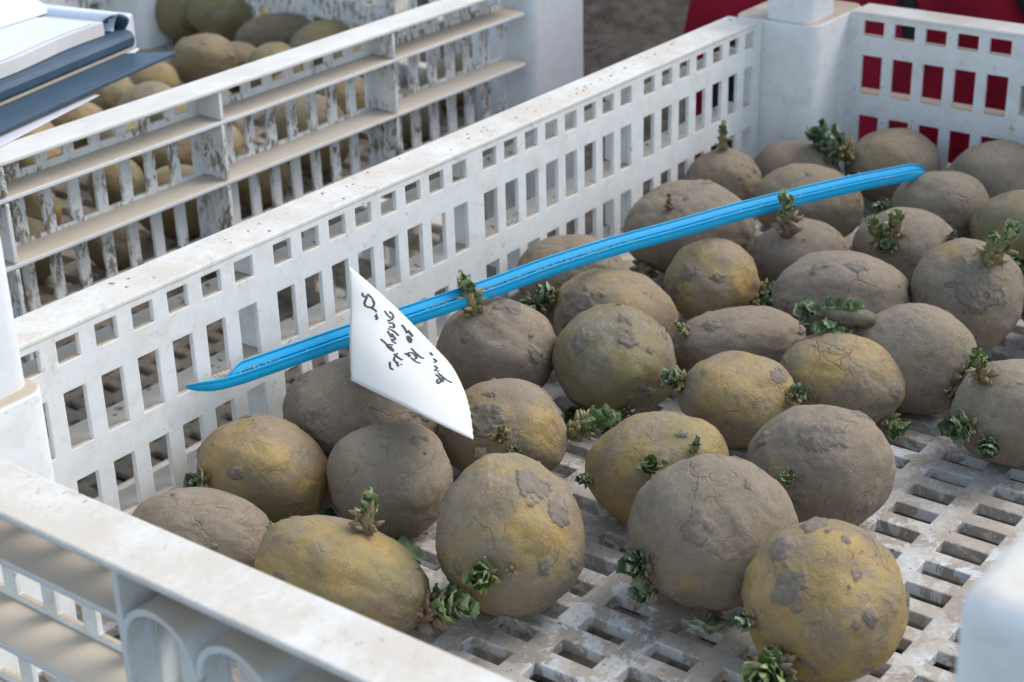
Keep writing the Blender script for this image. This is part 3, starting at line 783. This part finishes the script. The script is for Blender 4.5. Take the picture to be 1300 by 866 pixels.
stick = tag(link('plant_stake', stick_mesh('plant_stake'), M_BLUE), 'long bright blue ribbed plastic stake lying across the potatoes from side wall to far corner', 'stake')
M_CRUMB = simple('dry_soil_crumbs', (.42,.36,.29), .95, .1, 600, .4, .6)
def crumb(mb, p, r):
    q = [Vector(x) for x in ((1,0,-.2),(-.5,.87,-.2),(-.5,-.87,-.2),(0,0,.9))]
    q = [Vector((x.x+R.uniform(-.5,.5), x.y+R.uniform(-.5,.5), x.z*.4+R.uniform(-.1,.1)))*r + p for x in q]
    q.append(p + Vector((R.uniform(-.6,.6), R.uniform(-.6,.6), R.uniform(.2,.45)))*r)
    mb.add(q, [(0,2,1),(0,1,4),(1,2,4),(2,0,4),(0,1,3),(1,2,3),(2,0,3)])
mb = MB()
n = len(fine_path)
for k in range(2600):
    t = R.random()
    i = int(t*(n-1)); dens = noise.noise(Vector((t*9, 3, 1)))
    zone = (.05 < t < .16) or (.30 < t < .56)
    if not zone and R.random() > .08: continue
    p = fine_path[i].lerp(fine_path[min(i+1,n-1)], R.random())
    mb_a = R.gauss(-3.2, 1.0) if R.random() < .8 else R.gauss(2.7, .5)
    if mb_a < -1.0: crumb(mb, p + cdir*mb_a*.62 + ndir*(.10 + .1*R.random()), R.uniform(.25,.7))
tag(link('dirt', mb.mesh('dirt', True), M_CRUMB, stick), kind='stuff')

# ------------------------------------------------------------------ paper tag with handwriting
def bez(pts, t):
    n_ = len(pts)-1; f = t*n_; i = min(int(f), n_-1); q = f-i
    a, b, c_, d_ = pts[max(i-1,0)], pts[i], pts[i+1], pts[min(i+2,n_)]
    return tuple(.5*((2*b[k])+(c_[k]-a[k])*q+(2*a[k]-5*b[k]+4*c_[k]-d_[k])*q*q+(3*b[k]-a[k]-3*c_[k]+d_[k])*q**3) for k in range(len(a)))
TOP = [(443,338,678),(470,361,680),(508,396,676),(547,436,660),(574,466,646),(589,496,634)]
BOT = [(446,483,650),(484,502,632),(524,521,612),(564,541,594),(601,558,580)]
LEF = [(443,338,678),(445,385,674),(444,430,664),(446,483,650)]
RIG = [(589,496,634),(596,520,616),(601,558,580)]
NU, NV = 28, 16
mbt = MB(); grid = []
for j in range(NV+1):
    for i in range(NU+1):
        a, b = i/NU, j/NV
        tp, bt, lf, rg = bez(TOP,a), bez(BOT,a), bez(LEF,b), bez(RIG,b)
        q = [(1-b)*tp[k]+b*bt[k]+(1-a)*lf[k]+a*rg[k] - ((1-a)*(1-b)*TOP[0][k]+a*(1-b)*TOP[-1][k]+(1-a)*b*BOT[0][k]+a*b*BOT[-1][k]) for k in range(3)]
        if i == NU or i == 0: q[0] += (.45 if j % 2 else -.35)
        grid.append(at_depth(q[0], q[1], q[2] - 4*math.sin(math.pi*a)*math.sin(math.pi*b)))
fsg = [(j*(NU+1)+i, j*(NU+1)+i+1, (j+1)*(NU+1)+i+1, (j+1)*(NU+1)+i) for j in range(NV) for i in range(NU)]
mbt.add(grid, fsg)
M_PAPER = simple('white_paper', (.63,.63,.60), .75, .2, 60, .02, .08)
tg = link('paper_tag', mbt.mesh('paper_tag', True), M_PAPER); so = tg.modifiers.new('solidify', 'SOLIDIFY'); so.thickness = .35*MM; so.offset = 0
tag(tg, 'curled white paper tag with black handwriting, standing over the blue stake', 'tag')
tb = BVHTree.FromPolygons(grid, fsg)
STR = [ # handwriting strokes as seen
 [(460,372),(461,377),(466,377),(463,384),(464,389),(471,391),(475,387),(472,379),(466,374)],[(471,391),(476,394),(478,397)],
 [(476,401),(480,405)],[(478,399),(478,407)],
 [(488,395),(493,402),(497,404)],[(494,396),(499,401),(498,406),(492,408)],[(493,411),(499,411),(500,417),(494,415)],[(492,418),(498,420),(503,424),(506,427)],[(494,424),(497,429),(492,421)],[(497,424),(502,432),(496,431)],
 [(483,431),(489,436),(494,443),(492,438),(499,439)],[(494,443),(500,447),(495,440)],[(497,433),(503,437)],
 [(500,450),(506,455),(511,458)],[(505,449),(500,457),(506,462)],[(495,460),(496,468),(500,470)],[(503,460),(506,466)],[(509,463),(510,464)],
 [(510,413),(514,418),(517,424)],[(517,427),(522,431),(521,436),(517,429)],[(518,420),(524,428)],
 [(514,449),(521,454),(518,449),(524,449),(529,455),(525,457)],[(522,443),(532,453),(538,456)],[(522,455),(528,460),(534,462)],
 [(546,448),(549,452)],[(550,456),(554,459),(551,461)],[(551,465),(555,468),(552,471),(557,472)],[(553,476),(558,480),(560,484),(556,488),(555,483),(559,482)],[(556,474),(565,482),(574,487)],[(562,480),(562,486)],
]
mi = MB()
for st in STR:
    dense = []
    for i in range(len(st)-1):
        for k in range(3): dense.append(bez(st, (i+k/3)/(len(st)-1)))
    dense.append(st[-1])
    pts = []
    for (u,v) in dense:
        h = tb.ray_cast(CP, ray(u,v).normalized())
        if h[0] is not None:
            nn_ = h[1] if h[1].dot(CP-h[0]) > 0 else -h[1]; pts.append((h[0]+nn_*.30, nn_))
    for k in range(len(pts)-1):
        a, na = pts[k]; b, nb = pts[k+1]; dr_ = (b-a)
        if dr_.length < .05: continue
        sd_ = dr_.normalized().cross(na)*R.uniform(.36,.56)
        mi.add([a-sd_, b-sd_, b+sd_, a+sd_], [(0,1,2,3)])
link('handwriting', mi.mesh('handwriting'), simple('ink', (.05,.05,.055), .5, .3), tg)

# ------------------------------------------------------------------ notebook on the crate behind
nb = empty('notebook', (150, 215, 5)); tag(nb, 'open dark blue notebook with white pages in a clear sleeve, lying on the crate behind', 'notebook')
M_NB = simple('dark_blue_vinyl', (.045,.085,.13), .5, .35, 60, .25, .2)
M_TAN = simple('board_edge', (.42,.38,.30), .8)
sP = NT('page', .85, .15); ln_ = sP.n('ShaderNodeTexWave'); ln_.bands_direction = 'Y'; ln_.inputs['Scale'].default_value = 38; sP.l(sP.co, ln_.inputs['Vector'])
M_PAGE = sP.done(sP.mix(sP.math('MULTIPLY', sP.rng(ln_.outputs['Fac'], .93, .98), .3), (.62,.68,.78), (.45,.52,.66)))  # white paper tinted blue, so the bluish shade sits in the colour
M_BLOCK = simple('page_edges', (.60,.59,.58), .9, .1, 30, .12, .3)
s = NT('clear_sleeve', .25, .5); s.b.inputs['Alpha'].default_value = .72; M_SLV = s.done((.80,.81,.88))
na = on_z(0,165,5); nbp = on_z(223,66,5); E1 = (nbp-na).normalized(); E2 = Vector((0,0,1)).cross(E1).normalized()
org = nbp.copy(); NBO = Vector((150,215,5))
def nbq(a, b, z): return org - E1*a + E2*b + Vector((0,0,z-5)) - NBO
def slab(outline, z0, z1, name, mat, bev=.6, tilt=0.):
    mb = MB(); n_ = len(outline)
    mb.add([nbq(a,b,z0+tilt*b) for a,b in outline]+[nbq(a,b,z1+tilt*b) for a,b in outline], [tuple(range(n_)), tuple(range(n_,2*n_))[::-1]]+[(i,(i+1)%n_,(i+1)%n_+n_,i+n_) for i in range(n_)])
    o = link(name, mb.mesh(name, False, True), mat, nb); b_ = o.modifiers.new('bevel','BEVEL'); b_.width = bev*MM; b_.segments = 2; b_.limit_method = 'ANGLE'; return o
slab([(0,0),(240,0),(240,150),(12,150),(12,26)], 3.0, 5.2, 'cover', M_NB)
def wavy(a0, a1, b, amp, n_=24, ph=0.): return [(a0+(a1-a0)*i/n_, b+amp*math.sin(i*.55+ph)) for i in range(n_+1)]
slab([(2,24.0),(240,24.0),(240,150),(2,150)], 5.4, 7.0, 'liner', M_TAN, .3)
mb = MB(); pr = [(24.5,7.2),(23.2,9),(23.0,12.5),(24.5,15),(28,16.2),(150,16.2),(150,7.2)]
mb.add([nbq(4,b,z) for b,z in pr]+[nbq(240,b,z) for b,z in pr], [tuple(range(7))[::-1], tuple(range(7,14))]+[(i,(i+1)%7,(i+1)%7+7,i+7) for i in range(7)])
link('cover', mb.mesh('cover', False, True), M_NB, nb)
ol = wavy(20, 240, 30, 1.6); slab(ol + [(240,150),(20,150)], 16.4, 24.0, 'page_block', M_BLOCK, .5)
ol = wavy(26, 240, 32.5, 1.6); slab(ol + [(240,150),(26,150)], 24.2, 24.7, 'page', M_PAGE, .1)
# a lifted page behind, its bluish shade is put into the page colour
mb = MB(); nn_ = 12
vs = []
for i in range(nn_+1):
    t = i/nn_; vs += [nbq(14, 68+t*70, 25+26*t**.8), nbq(240, 92+t*55, 25+26*t**.8)]
mb.add(vs, [(2*i,2*i+1,2*i+3,2*i+2) for i in range(nn_)])
o = link('page', mb.mesh('page', True), M_PAGE, nb); so = o.modifiers.new('solidify','SOLIDIFY'); so.thickness = .5*MM; o['label'] = 'lifted left page'
# rolled page corner at the right end
for (r0, ctr, mat, turns, ln2, nm) in ((10.5,(10,17),M_NB,1.15,95,'curled_cover'),(7.2,(14,21),M_PAGE,1.6,95,'curled_page')):
    mb = MB(); vs = []; K = 30
    for i in range(K+1):
        th = -1.3 + i/K*turns*math.pi; r_ = r0*(1-.22*i/K)
        a = ctr[0] - r_*math.cos(th); z = ctr[1] + r_*math.sin(th)
        vs += [nbq(a, 30 + 3*math.sin(i*.3), z), nbq(a, 30+ln2, z)]
    mb.add(vs, [(2*i,2*i+1,2*i+3,2*i+2) for i in range(K)])
    o = link(nm, mb.mesh(nm, True), mat, nb); so = o.modifiers.new('solidify','SOLIDIFY'); so.thickness = (2.2 if nm == 'curled_cover' else 1.0)*MM
slab([(-8,30),(2,27),(240,20),(240,150),(-14,150),(-10,60)], 1.6, 2.2, 'sleeve', M_SLV, .1)
slab([(70,-1),(240,-14),(240,10),(70,6)], .5, 1.0, 'sleeve', M_SLV, .1)
slab([(-8,31),(2,31),(2,120),(-12,120)], 3.0, 22.0, 'sleeve', M_SLV, 1.5)

# ------------------------------------------------------------------ red jacket behind the far end
s = NT('red_cloth', .8, .2); nz = s.noise(30, 5, .6)
M_RED = s.done(s.mix(s.rng(nz, .3, .7), (.33,.009,.030), (.22,.006,.020)), s.bump(s.noise(900, 2), .3, .0005))
M_BLK = simple('black_cloth', (.018,.018,.02), .75, .3)
mb = MB(); NX, NZ = 90, 44
def redx(y, z):
    q = Vector((y*.012, z*.009, 2.)); return 665 + 26*noise.noise(q) + 15*noise.noise(q*2.3+Vector((3,1,0))) + 12*math.sin(y*.035 + z*.014) + (z+120)*.18
ys = [135-600*i/NX for i in range(NX+1)]; zs = [-330+500*j/NZ for j in range(NZ+1)]
fr = [(redx(y,z), y - 10*math.sin(z*.01), z) for z in zs for y in ys]; bkv = [(x+70, y, z) for x,y,z in fr]
nf = len(fr); fs = []
Wd = NX+1
for j in range(NZ):
    for i in range(NX):
        a = j*Wd+i; fs.append((a,a+1,a+Wd+1,a+Wd)); fs.append((nf+a,nf+a+Wd,nf+a+Wd+1,nf+a+1))
for j in range(NZ):
    a = j*Wd; fs.append((a,a+Wd,nf+a+Wd,nf+a)); a = j*Wd+NX; fs.append((a,nf+a,nf+a+Wd,a+Wd))
for i in range(NX):
    a = i; fs.append((a,nf+a,nf+a+1,a+1)); a = NZ*Wd+i; fs.append((a,a+1,nf+a+1,nf+a))
mb.add(fr+bkv, fs)
red = tag(link('red_jacket', mb.mesh('red_jacket', True), M_RED), 'dark red folded cloth jacket hanging behind the far short side of the front crate', 'jacket')
def strap(y0, z0, y1, z1, wd):
    mb = MB(); K = 20; vs = []
    for i in range(K+1):
        t = i/K; y = y0+(y1-y0)*t; z = z0+(z1-z0)*t
        for s_ in (-wd, wd): vs.append((redx(y+s_, z)-4, y+s_, z))
    mb.add(vs, [(2*i,2*i+1,2*i+3,2*i+2) for i in range(K)]); o = link('strap', mb.mesh('strap', True), M_BLK, red)
    so = o.modifiers.new('solidify','SOLIDIFY'); so.thickness = 3*MM; so.offset = 0
for a_ in ((40,60,-30,-60,9),(100,-60,104,-320,22),(-60,30,-130,-70,8)): strap(*a_)

# ------------------------------------------------------------------ crumbs and clods on rims, floor and ledges
mb = MB()
for k in range(150):     # on the long rim
    t = R.random(); x = 30 + 480*t; y = R.triangular(1, 19, 10)
    if noise.noise(Vector((x*.02, y*.08, 0))) < -.1: continue
    crumb(mb, Vector((x, y, .1)), abs(R.gauss(.3,.45))+.2)
for k in range(2200):
    x = R.uniform(X0+5, X1-5); y = R.uniform(Y0+5, Y1-3)
    ix = ((x-46.2) % 16.75); iy = ((y+175) % 27.3)
    if ix > 8.0 and (iy > 9.2): continue
    crumb(mb, Vector((x, y, ZF)), abs(R.gauss(.4,.45))+.25)
for k in range(160):     # clods on the ledges behind the long wall
    crumb(mb, Vector((R.uniform(0,520), R.uniform(4,18), R.choice((-18.,-51.))+.6)), R.uniform(.4,1.6))
tag(link('soil_crumbs', mb.mesh('soil_crumbs', False), M_CRUMB), 'dry grey brown soil crumbs scattered on the rim, ledges and floor of the front crate', 'soil', kind='stuff')
# little skin flake lying on the potato under the tag point
pot, pc, bvh, dd, _ = POTS['11']; h = bvh.ray_cast(CP, ray(611,574).normalized())
if h[0] is not None:
    nn_ = h[1] if h[1].dot(CP-h[0]) > 0 else -h[1]; mb = MB(); x_ = (CR-nn_*CR.dot(nn_)).normalized(); y_ = nn_.cross(x_)
    c_ = h[0]-pc+nn_*.9; mb.add([c_-x_*2.6-y_*2.2, c_+x_*2.8-y_*1.8+nn_*.5, c_+x_*2.2+y_*2.6, c_-x_*2.1+y_*2.2+nn_*.6, c_+x_*.2+y_*.3+nn_*.9], [(0,1,4),(1,2,4),(2,3,4),(3,0,4)])
    o = link('skin_flake', mb.mesh('skin_flake', False), simple('dry_flake', (.42,.33,.25)), pot); so = o.modifiers.new('solidify','SOLIDIFY'); so.thickness = .3*MM
